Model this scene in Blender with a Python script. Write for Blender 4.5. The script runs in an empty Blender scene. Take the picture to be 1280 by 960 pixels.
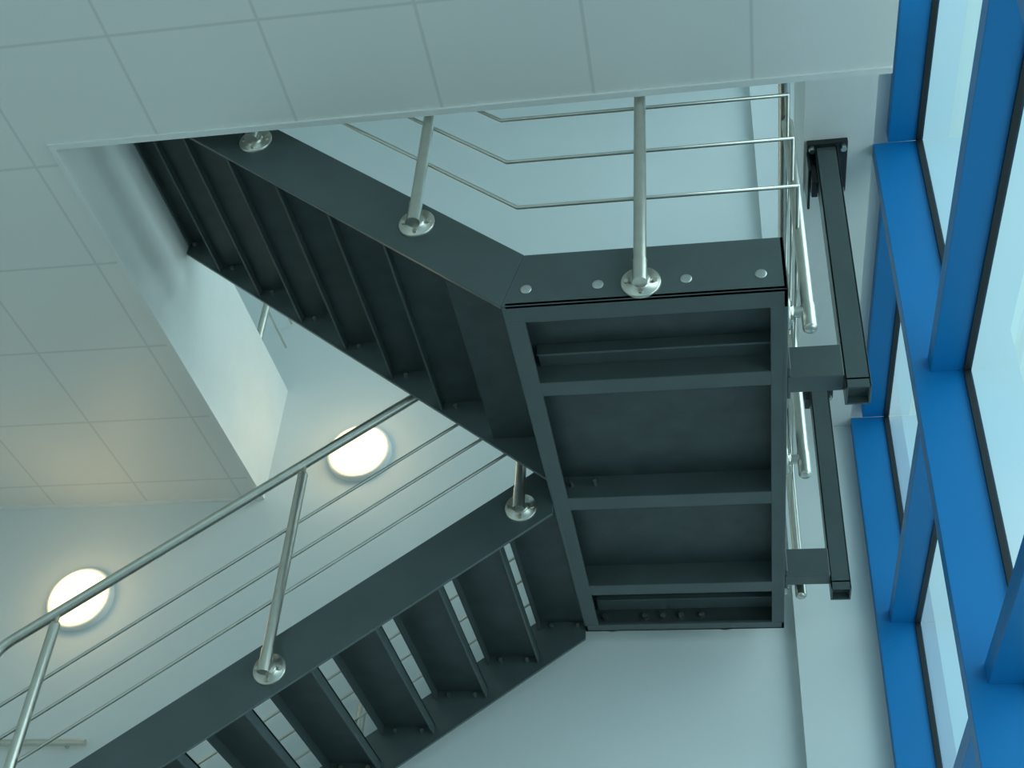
import bpy, math
from mathutils import Vector, Matrix
S=1.12; ZO=1.6
# ---------------------------------------------------------------- materials
def newmat(name):
    m=bpy.data.materials.new(name); m.use_nodes=True
    return m, m.node_tree.nodes, m.node_tree.links, m.node_tree.nodes['Principled BSDF']
def paint(name,col,rough=.5,spec=.5,metal=0,noise=.06,nscale=6,bump=0,bscale=80,bdist=.002):
    m,n,l,b=newmat(name)
    geo=n.new('ShaderNodeNewGeometry')
    t=n.new('ShaderNodeTexNoise'); t.inputs['Scale'].default_value=nscale; t.inputs['Detail'].default_value=4
    l.new(geo.outputs['Position'],t.inputs['Vector'])
    r=n.new('ShaderNodeValToRGB')
    r.color_ramp.elements[0].position=.3; r.color_ramp.elements[1].position=.7
    r.color_ramp.elements[0].color=tuple(c*(1-noise) for c in col)+(1,)
    r.color_ramp.elements[1].color=tuple(min(1,c*(1+noise)) for c in col)+(1,)
    l.new(t.outputs['Fac'],r.inputs['Fac']); l.new(r.outputs['Color'],b.inputs['Base Color'])
    b.inputs['Roughness'].default_value=rough; b.inputs['Metallic'].default_value=metal
    b.inputs['Specular IOR Level'].default_value=spec
    if bump:
        t2=n.new('ShaderNodeTexNoise'); t2.inputs['Scale'].default_value=bscale; t2.inputs['Detail'].default_value=3
        l.new(geo.outputs['Position'],t2.inputs['Vector'])
        bp=n.new('ShaderNodeBump'); bp.inputs['Strength'].default_value=bump; bp.inputs['Distance'].default_value=bdist
        l.new(t2.outputs['Fac'],bp.inputs['Height']); l.new(bp.outputs['Normal'],b.inputs['Normal'])
    return m
STEEL=paint('dark_steel_paint',(.075,.099,.099),.33,.55,noise=.10,nscale=5,bump=.15,bscale=120)
STEEL2=paint('dark_steel_deck',(.046,.062,.064),.42,.5,noise=.2,nscale=9,bump=.2)
INOX=paint('stainless_steel',(.66,.64,.57),.33,.5,1.0,noise=.05,nscale=20)
BOLT=paint('galvanised_bolt',(.60,.61,.58),.35,.5,1.0)
WALL=paint('white_wall_paint',(.76,.80,.80),.7,.3,noise=.015,nscale=2,bump=.1,bscale=150)
FASC=paint('white_fascia_paint',(.82,.84,.82),.28,.5,noise=.02,bump=.3,bscale=4,bdist=.03)
TRIM=paint('white_trim_paint',(.84,.85,.83),.4,.5,noise=.02)
BLUE=paint('blue_powder_coat',(.004,.20,.52),.4,.45,noise=.03,nscale=3)
RUB=paint('black_rubber_gasket',(.012,.015,.018),.5)
FLOORM=paint('grey_floor',(.42,.43,.42),.6,.3,noise=.08)
GROUND=paint('concrete_paving',(.55,.55,.52),.8,.2,noise=.1)
BLACK=paint('black_cast_bracket',(.014,.017,.019),.35)
def ceilmat():
    m,n,l,b=newmat('suspended_ceiling_tiles')
    geo=n.new('ShaderNodeNewGeometry'); sep=n.new('ShaderNodeSeparateXYZ'); l.new(geo.outputs['Position'],sep.inputs[0])
    def line(out,off):
        a=n.new('ShaderNodeMath'); a.operation='ADD'; a.inputs[1].default_value=-off*S+100.5*.533*S; l.new(out,a.inputs[0])
        d=n.new('ShaderNodeMath'); d.operation='DIVIDE'; d.inputs[1].default_value=.533*S; l.new(a.outputs[0],d.inputs[0])
        f=n.new('ShaderNodeMath'); f.operation='FRACT'; l.new(d.outputs[0],f.inputs[0])
        s=n.new('ShaderNodeMath'); s.operation='SUBTRACT'; s.inputs[1].default_value=.5; l.new(f.outputs[0],s.inputs[0])
        ab=n.new('ShaderNodeMath'); ab.operation='ABSOLUTE'; l.new(s.outputs[0],ab.inputs[0])
        mr=n.new('ShaderNodeMapRange'); mr.inputs['From Min'].default_value=.015; mr.inputs['From Max'].default_value=.006
        l.new(ab.outputs[0],mr.inputs['Value']); return mr.outputs[0]
    mx=n.new('ShaderNodeMath'); mx.operation='MAXIMUM'
    l.new(line(sep.outputs[0],-.919),mx.inputs[0]); l.new(line(sep.outputs[1],2.25),mx.inputs[1])
    mix=n.new('ShaderNodeMix'); mix.data_type='RGBA'
    mix.inputs['A'].default_value=(.84,.84,.81,1); mix.inputs['B'].default_value=(.71,.71,.69,1)
    l.new(mx.outputs[0],mix.inputs['Factor']); l.new(mix.outputs['Result'],b.inputs['Base Color'])
    b.inputs['Roughness'].default_value=.42
    t2=n.new('ShaderNodeTexNoise'); t2.inputs['Scale'].default_value=200; l.new(geo.outputs['Position'],t2.inputs['Vector'])
    bp=n.new('ShaderNodeBump'); bp.inputs['Strength'].default_value=.15; bp.inputs['Distance'].default_value=.002
    l.new(t2.outputs['Fac'],bp.inputs['Height']); l.new(bp.outputs['Normal'],b.inputs['Normal'])
    return m
CEIL=ceilmat()
def glassmat():
    m=bpy.data.materials.new('window_glass'); m.use_nodes=True; n=m.node_tree.nodes; l=m.node_tree.links; n.clear()
    o=n.new('ShaderNodeOutputMaterial'); tr=n.new('ShaderNodeBsdfTransparent'); tr.inputs[0].default_value=(.84,.97,.98,1)
    g=n.new('ShaderNodeBsdfGlossy'); g.inputs['Roughness'].default_value=.02; g.inputs['Color'].default_value=(.9,1,1,1)
    lw=n.new('ShaderNodeLayerWeight'); lw.inputs['Blend'].default_value=.5
    p=n.new('ShaderNodeMath'); p.operation='POWER'; p.inputs[1].default_value=4; l.new(lw.outputs['Facing'],p.inputs[0])
    q=n.new('ShaderNodeMath'); q.operation='MULTIPLY_ADD'; q.inputs[1].default_value=.75; q.inputs[2].default_value=.05; l.new(p.outputs[0],q.inputs[0])
    mx=n.new('ShaderNodeMixShader'); l.new(q.outputs[0],mx.inputs[0]); l.new(tr.outputs[0],mx.inputs[1]); l.new(g.outputs[0],mx.inputs[2]); l.new(mx.outputs[0],o.inputs[0])
    return m
GLASS=glassmat()
def emit(name,col,s):
    m,n,l,b=newmat(name); b.inputs['Base Color'].default_value=(.9,.9,.85,1)
    b.inputs['Emission Color'].default_value=col+(1,); b.inputs['Emission Strength'].default_value=s; b.inputs['Roughness'].default_value=.2
    return m
LAMP=emit('opal_lamp_glass',(1,.74,.32),2.0)
# ---------------------------------------------------------------- mesh builder
class MB:
    def __init__(s): s.v=[];s.f=[];s.m=[];s.sm=[];s.mats=[]
    def mi(s,mat):
        if mat not in s.mats: s.mats.append(mat)
        return s.mats.index(mat)
    def add(s,vs,fs,mat,smooth=False):
        o=len(s.v); s.v+= [tuple(p) for p in vs]; i=s.mi(mat)
        for f in fs: s.f.append([a+o for a in f]); s.m.append(i); s.sm.append(smooth)
    def box(s,x0,x1,y0,y1,z0,z1,mat):
        x0,x1=sorted((x0,x1));y0,y1=sorted((y0,y1));z0,z1=sorted((z0,z1))
        vs=[(x,y,z) for z in(z0,z1) for y in(y0,y1) for x in(x0,x1)]
        s.add(vs,[(0,2,3,1),(4,5,7,6),(0,1,5,4),(2,6,7,3),(0,4,6,2),(1,3,7,5)],mat)
    def prism(s,poly,y0,y1,mat):
        n=len(poly); vs=[(x,y0,z) for x,z in poly]+[(x,y1,z) for x,z in poly]
        fs=[tuple(range(n)),tuple(range(2*n-1,n-1,-1))]+[(i,i+n,(i+1)%n+n,(i+1)%n) for i in range(n)]
        s.add(vs,fs,mat)
    def prismz(s,poly,z0,z1,mat,matb=None):
        n=len(poly); vs=[(x,y,z0) for x,y in poly]+[(x,y,z1) for x,y in poly]
        s.add(vs,[tuple(range(n-1,-1,-1))],matb or mat)
        s.add(vs,[tuple(range(n,2*n))]+[(i,(i+1)%n,(i+1)%n+n,i+n) for i in range(n)],mat)
    def tube(s,path,r,mat,n=16,caps=True):
        P=[Vector(p) for p in path]; rings=[]
        t0=(P[1]-P[0]).normalized(); up=Vector((0,0,1)) if abs(t0.z)<.9 else Vector((0,1,0))
        u=t0.cross(up).normalized()
        for i,p in enumerate(P):
            a=(P[i]-P[i-1]).normalized() if i>0 else t0
            b=(P[i+1]-P[i]).normalized() if i<len(P)-1 else a
            t=(a+b).normalized()
            ua=(u-a*u.dot(a)).normalized(); wa=a.cross(ua)
            ring=[]
            for j in range(n):
                an=2*math.pi*j/n; d=ua*math.cos(an)+wa*math.sin(an)
                q=d*r; q=q-a*(q.dot(t)/a.dot(t)); ring.append(p+q)
            rings.append(ring); u=(ua-b*ua.dot(b)).normalized()
        vs=[q for R in rings for q in R]; fs=[]
        for i in range(len(P)-1):
            for j in range(n): fs.append((i*n+j,i*n+(j+1)%n,(i+1)*n+(j+1)%n,(i+1)*n+j))
        s.add(vs,fs,mat,True)
        if caps:
            s.add(rings[0],[tuple(range(n-1,-1,-1))],mat); s.add(rings[-1],[tuple(range(n))],mat)
    def cyl(s,p0,p1,r,mat,n=20): s.tube([p0,p1],r,mat,n)
    def lathe(s,c,axis,prof,mat,n=40):
        c=Vector(c);a=Vector(axis).normalized(); u=a.orthogonal().normalized(); w=a.cross(u); vs=[]
        for (r,h) in prof:
            for j in range(n):
                an=2*math.pi*j/n; vs.append(c+a*h+(u*math.cos(an)+w*math.sin(an))*max(r,1e-4))
        fs=[]
        for i in range(len(prof)-1):
            for j in range(n): fs.append((i*n+j,i*n+(j+1)%n,(i+1)*n+(j+1)%n,(i+1)*n+j))
        s.add(vs,fs,mat,True)
    def obj(s,name,parent=None,bevel=0):
        me=bpy.data.meshes.new(name)
        me.from_pydata([(x*S,y*S,z*S+ZO) for x,y,z in s.v],[],s.f)
        for m in s.mats: me.materials.append(m)
        for p,i,sm in zip(me.polygons,s.m,s.sm): p.material_index=i; p.use_smooth=sm
        me.update()
        import bmesh
        bm=bmesh.new(); bm.from_mesh(me); bmesh.ops.recalc_face_normals(bm,faces=bm.faces); bm.to_mesh(me); bm.free()
        ob=bpy.data.objects.new(name,me); bpy.context.scene.collection.objects.link(ob)
        if parent: ob.parent=parent
        if bevel:
            b=ob.modifiers.new('bevel','BEVEL'); b.width=bevel; b.segments=2; b.limit_method='ANGLE'; b.angle_limit=math.radians(50)
        return ob
def empty(name):
    e=bpy.data.objects.new(name,None); bpy.context.scene.collection.objects.link(e); return e
# ---------------------------------------------------------------- dims
LX0,LX1,LY0,LY1,LZ0,LZ1=-.667,.204,2.78,4.99,2.5,2.715
ZC=3.36; ZF=4.07; YW=5.11; XO=-2.40; YO=2.70; XIN=.601; XT=.655; XG=.758; ZT=3.62
ZFL=-1.6/S; ZTOP=6.9
# ---------------------------------------------------------------- room shell
m=MB(); m.box(-6,XG+.1,YW,YW+.15,ZFL,ZTOP,WALL); m.obj('wall_back')
m=MB(); m.box(.255,XIN,YW-.05,YW,ZFL,ZTOP,WALL); m.obj('column_pilaster')
m=MB(); m.box(-6.15,-6,-4,YW+.15,ZFL,ZTOP,WALL); m.obj('wall_left')
m=MB(); m.box(-6.15,XG+.1,-4,YW+.15,ZFL-.15,ZFL,FLOORM); m.obj('floor')
m=MB(); m.prismz([(-6,-4),(XIN,-4),(XIN,YO),(XO,YO),(XO,YW),(-6,YW)],ZC,ZF,FASC,CEIL); m.obj('ceiling')
m=MB(); m.box(.345,XIN,YO,YW-.05,ZT,ZF,TRIM); m.box(XIN,XG+.03,-4,YW,ZT+.06,ZF,TRIM); m.obj('ceiling_bulkhead')
m=MB()
m.prismz([(XIN-.001,YO-.02),(XIN-.001,YO+.004),(XO+.004,YO+.004),(XO+.004,YW-.001),(XO-.02,YW-.001),(XO-.02,YO-.02)],ZC-.008,ZC+.02,TRIM); m.obj('trim_1')
m=MB(); m.box(-5.99,XO-.02,YW-.018,YW,ZC-.014,ZC,TRIM); m.obj('trim_2')
m=MB(); m.box(-6.15,XG+.1,-4,YW+.15,ZTOP,ZTOP+.15,TRIM); m.obj('ceiling_upper')
m=MB(); m.box(-6,-2.80,YO,YW,.70,.93,TRIM); m.obj('floor_lower_landing')
m=MB()
for a,b in((-6,-5.2),(-3.4,-3.0),(-1.2,-.8),(.5,XG+.1)): m.box(a,b,-4.15,-4,ZFL,ZTOP,WALL)
m.box(-6,XG+.1,-4.15,-4,ZFL,ZFL+.3,WALL); m.box(-6,XG+.1,-4.15,-4,ZC-.2,ZF+.3,WALL); m.obj('wall_front')
m=MB(); m.add([(-40,-40,ZFL-.2),(40,-40,ZFL-.2),(40,40,ZFL-.2),(-40,40,ZFL-.2)],[(0,1,2,3)],GROUND); m.obj('ground')
# ---------------------------------------------------------------- glazed facade on the right
ys=[4.995,3.244,1.493,-.258,-2.009,-3.76]
def window(idx,yf,yn,levels,zt,zb):
    e=empty('window_%d'%idx)
    f=MB(); g=MB(); r=MB()
    f.box(XIN,XG,yf,yf+.065,zb,zt,BLUE)
    zs=sorted(levels)
    for z in levels: f.box(XT,XG,yn+.065,yf,z,z+.06,BLUE)
    prev=zb
    for z in zs:
        lo=prev; hi=z
        if hi-lo>.2:
            x=XG+.006
            g.add([(x,yn+.065,lo),(x,yf,lo),(x,yf,hi),(x,yn+.065,hi)],[(0,1,2,3)],GLASS)
            t=.010
            r.box(XG-.003,XG+.02,yf-t,yf,lo,hi,RUB); r.box(XG-.003,XG+.02,yn+.065,yn+.065+t,lo,hi,RUB)
            r.box(XG-.003,XG+.02,yn+.065,yf,lo,lo+t,RUB); r.box(XG-.003,XG+.02,yn+.065,yf,hi-t,hi,RUB)
        prev=z+.06
    f.obj('frame',e,.002); g.obj('glass_pane',e); r.obj('gasket',e)
k=1
for i in range(len(ys)-1):
    window(k,ys[i],ys[i+1],[ZFL,.38,1.45,2.52,ZT],ZT,ZFL); k+=1
for i in range(len(ys)-1):
    window(k,ys[i],ys[i+1],[ZF,5.1,ZTOP-.06],ZTOP,ZF); k+=1
# ---------------------------------------------------------------- staircase
st=empty('steel_staircase')
T=.014
m=MB()
m.prism([(LX0,LZ0),(LX1,LZ0),(LX1,LZ1),(-.606,LZ1)],LY0,LY0+T,STEEL)
m.box(LX0+.01,LX1,LY0,2.863,LZ0,LZ0+T,STEEL)
m.box(LX0,LX1,LY1-T,LY1,LZ0,LZ1,STEEL); m.box(LX0,LX1,4.931,LY1,LZ0,LZ0+T,STEEL)
m.box(LX1-T,LX1,LY0,LY1,LZ0,LZ1,STEEL); m.box(.151,LX1,LY0,LY1,LZ0+.001,LZ0+T,STEEL)
m.box(LX0,LX0+T,LY0+.02,LY1,LZ0,LZ1-.01,STEEL); m.box(LX0,-.604,LY0+.005,LY1,LZ0+.001,LZ0+T,STEEL)
for a,b in((3.176,3.248),(3.89,3.972),(4.574,4.656)): m.box(LX0+.02,LX1-.01,a,b,LZ0+.002,2.612,STEEL)
m.box(-.606,.16,3.10,3.176,2.575,2.60,STEEL); m.box(-.606,.16,3.09,3.10,2.555,2.60,STEEL)
m.box(-.606,.16,4.84,4.931,2.575,2.60,STEEL)
m.obj('landing_frame',st,.003)
m=MB(); m.box(LX0-.21,LX1-.005,LY0+.005,3.75,2.69,LZ1-.002,STEEL2)
m.box(LX0+.01,LX1-.005,LY0+.01,LY1-.01,2.60,2.70,STEEL2); m.obj('landing_deck',st)
su=.76
def up_poly(x1=XO):
    return [(LX0,LZ0),(-.606,LZ1),(x1,LZ1+su*(-.606-x1)),(x1,LZ0+su*(LX0-x1))]
m=MB(); m.prism(up_poly(),LY0,LY0+T,STEEL); m.obj('upper_stringer_outer',st,.002)
m=MB(); m.prism(up_poly(),3.74,3.755,STEEL); m.obj('upper_stringer_inner',st,.002)
def tread(m,xa,xb,z,y0,y1,lipn,lipb):
    m.box(xa,xb,y0,y1,z-.010,z,STEEL2)
    d=1 if xb>xa else -1
    m.box(xb,xb-d*.008,y0,y1,z-lipn,z-.001,STEEL)  # lips use the lighter steel, an edge highlight put into the colour
    m.box(xa,xa+d*.008,y0,y1,z-lipb,z-.001,STEEL)
m=MB(); bl=MB()
for k in range(0,8):
    xn=-.638-.222*k; z=LZ1+.169*k
    if k>0: tread(m,max(xn-.24,XO+.005),xn,z,LY0+T,3.74,.05,.045)
    for dx in (.06,.18):
        if k>0:
            x=xn-dx
            bl.cyl((x,3.728,z-.032),(x,3.741,z-.032),.009,BOLT,8)
m.obj('upper_treads',st,.0015)
sl=.735
XB=-2.86
def lo_poly():
    zb=2.46
    return [(XB,zb+sl*(XB-LX0)),(LX0,zb),(LX0,zb+.25),(XB,zb+.25+sl*(XB-LX0))]
m=MB(); m.prism(lo_poly(),3.92,3.935,STEEL); m.obj('lower_stringer_inner',st,.002)
m=MB(); m.prism(lo_poly(),4.975,4.99,STEEL); m.obj('lower_stringer_outer',st,.002)
m=MB()
for k in range(1,11):
    xl=-.882-.222*(k-1); z=LZ1-.163*k
    tread(m,xl+.235,xl,z,3.935,4.975,.05,.045)
    for dx in (.06,.18): bl.cyl((xl+dx,4.962,z-.03),(xl+dx,4.976,z-.03),.009,BOLT,8)
m.obj('lower_treads',st,.0015)
for x in(-.592,-.367,-.097,.127):
    bl.lathe((x,LY0,2.566),(0,-1,0),[(.018,0),(.018,.002),(.016,.003),(.008,.004),(.001,.004)],BOLT,20)
for x in(-.58,-.40,-.32,-.24,-.15):
    bl.cyl((x,4.955,2.56),(x,4.978,2.56),.013,BOLT,8)
for x in(-.59,-.5):
    bl.cyl((x,3.86,2.56),(x,3.892,2.56),.007,BOLT,8)
bl.cyl((-.585,3.235,2.53),(-.585,3.265,2.53),.010,BOLT,8)
bl.obj('bolts',st)
# ---------------------------------------------------------------- railings
def flange(m,c,nrm,r=.062):
    c=Vector(c); nrm=Vector(nrm)
    m.lathe(c,nrm,[(r,0),(r,.007),(r-.003,.010),(.03,.010),(.03,.018),(.026,.022),(.001,.022)],INOX,32)
    u=nrm.orthogonal().normalized(); w=nrm.cross(u)
    for j in range(4):
        a=math.pi/4+j*math.pi/2; p=c+(u*math.cos(a)+w*math.sin(a))*(r*.72)
        m.cyl(p+nrm*.008,p+nrm*.017,.008,INOX,8)
def post(m,x,y,zb,zt,r=.0205,face=None):
    m.tube([(x,y,zb-.03),(x,y,zt-.05)],r,INOX)
    m.cyl((x,y,zb-.035),(x,y,zb+.055),r*1.12,INOX,20)
    m.lathe((x,y,zt-.05),(0,0,1),[(r,0),(r*.8,.01),(.009,.014),(.009,.05)],INOX,16)
def arc(c,p,q,n=6):
    c,p,q=map(Vector,(c,p,q)); return [tuple((1-t)**2*p+2*t*(1-t)*c+t*t*q) for t in [i/n for i in range(n+1)]]
e=empty('stair_railing'); m=MB()
YR=2.737; RX=.262
for x,zb in((-.234,2.56),(-.979,2.893),(-1.645,3.39)):
    flange(m,(x,LY0,zb),(0,-1,0)); zt=3.50 if x>-.6 else 3.50+.76*(-.76-x)
    post(m,x,YR,zb,zt)
m.obj('posts_front',e)
m=MB(); rr=.0065
for zr,xb in((2.910,-.637),(3.135,-.687),(3.355,-.722)):
    xe=-2.36
    m.tube([(xe,YR+.02,zr+.76*(xb-xe)),(xb,YR+.02,zr),(RX,YR+.02,zr),(RX,4.96,zr),(RX,5.02,zr),(-.60,5.02,zr)],rr,INOX,8)
m.tube([(-2.36,YR,3.50+.76*(-.76+2.36)),(-.76,YR,3.50)]+arc((RX,YR,3.5),(RX-.06,YR,3.5),(RX,YR+.06,3.5))+arc((RX,5.02,3.5),(RX,4.96,3.5),(RX-.06,5.02,3.5))+[(-.62,5.02,3.5)],.0205,INOX)
m.obj('rails',e)
m=MB()
for y in(2.96,3.77,4.68):
    flange(m,(LX1,y,2.56),(1,0,0),.055)
    m.cyl((LX1,y,2.56),(RX+.008,y,2.56),.017,INOX,14)
    post(m,RX+.008,y,2.53,3.5)
    m.lathe((RX+.008,y,2.495),(0,0,-1),[(.023,0),(.022,.006),(.016,.012),(.001,.014)],INOX,20)
for x in(-.05,-.55):
    flange(m,(x,LY1,2.56),(0,1,0)); post(m,x,5.02,2.56,3.5)
m.obj('posts_side',e)
def low_rail(name,y,face,nrm,xs):
    e=empty(name); m=MB()
    zb=lambda x:2.46+.115+sl*(x-LX0)
    for x in xs:
        flange(m,(x,face,zb(x)),nrm); post(m,x,y,zb(x),zb(x)+.86)
    for o in(.28,.435,.59):
        m.tube([(XB+.06,y-.018*nrm[1],zb(XB+.06)+o),(-.70,y-.018*nrm[1],zb(-.70)+o)],rr,INOX,8)
    hz=lambda x:zb(x)+.865
    m.tube([(-2.76,y,.93),(-2.76,y,hz(-2.76)-.06)]+arc((-2.76,y,hz(-2.76)),(-2.76,y,hz(-2.76)-.05),(-2.70,y,hz(-2.70)))+[(-.66,y,hz(-.66))],.0205,INOX)
    m.obj('rails_and_posts',e)
low_rail('stair_railing.001',3.866,3.92,(0,-1,0),(-.788,-1.673,-2.545))
low_rail('stair_railing.002',5.03,4.99,(0,1,0),(-.788,-1.673,-2.545))
e=empty('guard_railing'); m=MB(); xg=XO-.03
for y in(3.85,4.74):
    m.lathe((xg-.03,y,ZF),(0,0,1),[(.055,0),(.055,.008),(.03,.01),(.03,.02),(.02,.02)],INOX,24); post(m,xg-.03,y,ZF+.04,ZF+.92)
for o in(.3,.48,.66): m.tube([(xg-.03,3.85,ZF+o),(xg-.03,5.09,ZF+o)],rr,INOX,8)
m.tube([(xg-.03,3.85,ZF+.92),(xg-.03,5.10,ZF+.92)],.0205,INOX); m.obj('rails_and_posts',e)
# ---------------------------------------------------------------- hangers
def hanger(name,y0,y1,ys0,ys1):
    e=empty(name); m=MB(); t=.007
    x0,x1=.385,.465; zb=2.455
    m.box(x0,x1,y0,y0+t,zb,3.60,STEEL); m.box(x0,x1,y1-t,y1,zb,3.60,STEEL)
    m.box(x0,x0+t,y0,y1,zb,3.60,STEEL); m.box(x1-t,x1,y0,y1,zb,3.60,STEEL); m.box(x0,x1,y0,y1,zb+.03,zb+.04,STEEL)
    m.obj('hanger_post',e,.002)
    m=MB(); m.box(LX1,x0,ys0,ys1,2.505,2.635,STEEL); m.box(LX1,LX1+.012,ys0-.04,ys1+.04,2.51,2.70,STEEL)
    m.obj('arm',e,.003)
    m=MB(); m.box(.355,.505,y0-.02,y1+.14,3.595,ZT,BLACK)
    m.box(.352,.362,y0+.02,y1+.13,3.50,3.60,BLACK); m.box(.362,x0,y0+.04,y1+.02,3.45,3.56,BLACK)
    for x in(.372,.488):
        for y in(y0,y1+.12): m.cyl((x,y,3.575),(x,y,3.60),.012,BOLT,6)
    m.obj('fixing_plate',e,.003)
hanger('steel_hanger_bracket',3.22,3.315,3.22,3.30)
hanger('steel_hanger_bracket.001',4.56,4.655,4.54,4.61)
# ---------------------------------------------------------------- wall lamps
for nm,x,z in(('wall_lamp',-1.914,3.61),('wall_lamp.001',-3.257,2.78)):
    e=empty(nm)
    m=MB(); m.lathe((x,YW,z),(0,-1,0),[(.172,0),(.172,.035),(.168,.042),(.155,.042),(.155,.03)],TRIM,48); m.obj('base_ring',e)
    m=MB(); m.lathe((x,YW-.035,z),(0,-1,0),[(.158*math.cos(a),.055*math.sin(a)) for a in [i/8*math.pi/2 for i in range(9)]],LAMP,48); m.obj('opal_diffuser',e)
    L=bpy.data.lights.new('bulb','POINT'); L.energy=2.2; L.color=(1,.72,.36); L.shadow_soft_size=.12
    o=bpy.data.objects.new('bulb',L); o.location=(x*S,(YW-.24)*S,z*S+ZO); bpy.context.scene.collection.objects.link(o); o.parent=e
m=MB(); m.tube([(-5.2,YW-.05,2.02),(-2.99,YW-.05,2.02)],.016,INOX,12)
for x in(-4.6,-3.8,-3.1): m.cyl((x,YW,2.02),(x,YW-.05,2.02),.009,INOX,10)
m.obj('wall_handrail')
# ---------------------------------------------------------------- light
w=bpy.data.worlds.new('sky'); bpy.context.scene.world=w; w.use_nodes=True
n=w.node_tree.nodes; l=w.node_tree.links; bg=n['Background']
tc=n.new('ShaderNodeTexCoord'); nz=n.new('ShaderNodeTexNoise'); nz.inputs['Scale'].default_value=2.5; l.new(tc.outputs['Generated'],nz.inputs['Vector'])
cr=n.new('ShaderNodeValToRGB'); cr.color_ramp.elements[0].position=.35; cr.color_ramp.elements[1].position=.65
cr.color_ramp.elements[0].color=(.42,.80,.90,1); cr.color_ramp.elements[1].color=(.68,.95,.98,1)
l.new(nz.outputs['Fac'],cr.inputs['Fac']); l.new(cr.outputs['Color'],bg.inputs['Color']); bg.inputs['Strength'].default_value=1.12
L=bpy.data.lights.new('overcast_sun','SUN'); L.energy=1.6; L.angle=math.radians(60); L.color=(.84,.97,1)
o=bpy.data.objects.new('overcast_sun',L); o.rotation_euler=Vector((.85,-.30,.42)).to_track_quat('Z','Y').to_euler(); o.location=(8,0,8); bpy.context.scene.collection.objects.link(o)
L=bpy.data.lights.new('bounce_fill','AREA'); L.shape='RECTANGLE'; L.size=4; L.size_y=9; L.energy=185; L.color=(.91,.985,1)  # added unseen area light outside, fills the ceiling in place of ground bounce
o=bpy.data.objects.new('bounce_fill',L); o.location=(4.2,.8,.4); o.rotation_euler=Vector((.86,-.05,-.5)).to_track_quat('Z','Y').to_euler(); bpy.context.scene.collection.objects.link(o)
# ---------------------------------------------------------------- camera
Z=Vector((160,-1980,1531)).normalized(); Y=Vector((329,1210,1531)); Y=(Y-Z*Y.dot(Z)).normalized()
X=Y.cross(Z)
if X.x<0: X=-X
cx=Vector((X.x,Y.x,Z.x)); cy=-Vector((X.y,Y.y,Z.y)); cz=-Vector((X.z,Y.z,Z.z))
cam=bpy.data.cameras.new('camera'); co=bpy.data.objects.new('camera',cam); bpy.context.scene.collection.objects.link(co)
M=Matrix((cx,cy,cz)).transposed().to_4x4(); M.translation=Vector((0,0,ZO)); co.matrix_world=M
cam.sensor_width=36; cam.lens=1531/1280*36; cam.clip_start=.02
bpy.context.scene.camera=co
bpy.context.scene.view_settings.view_transform='Standard'
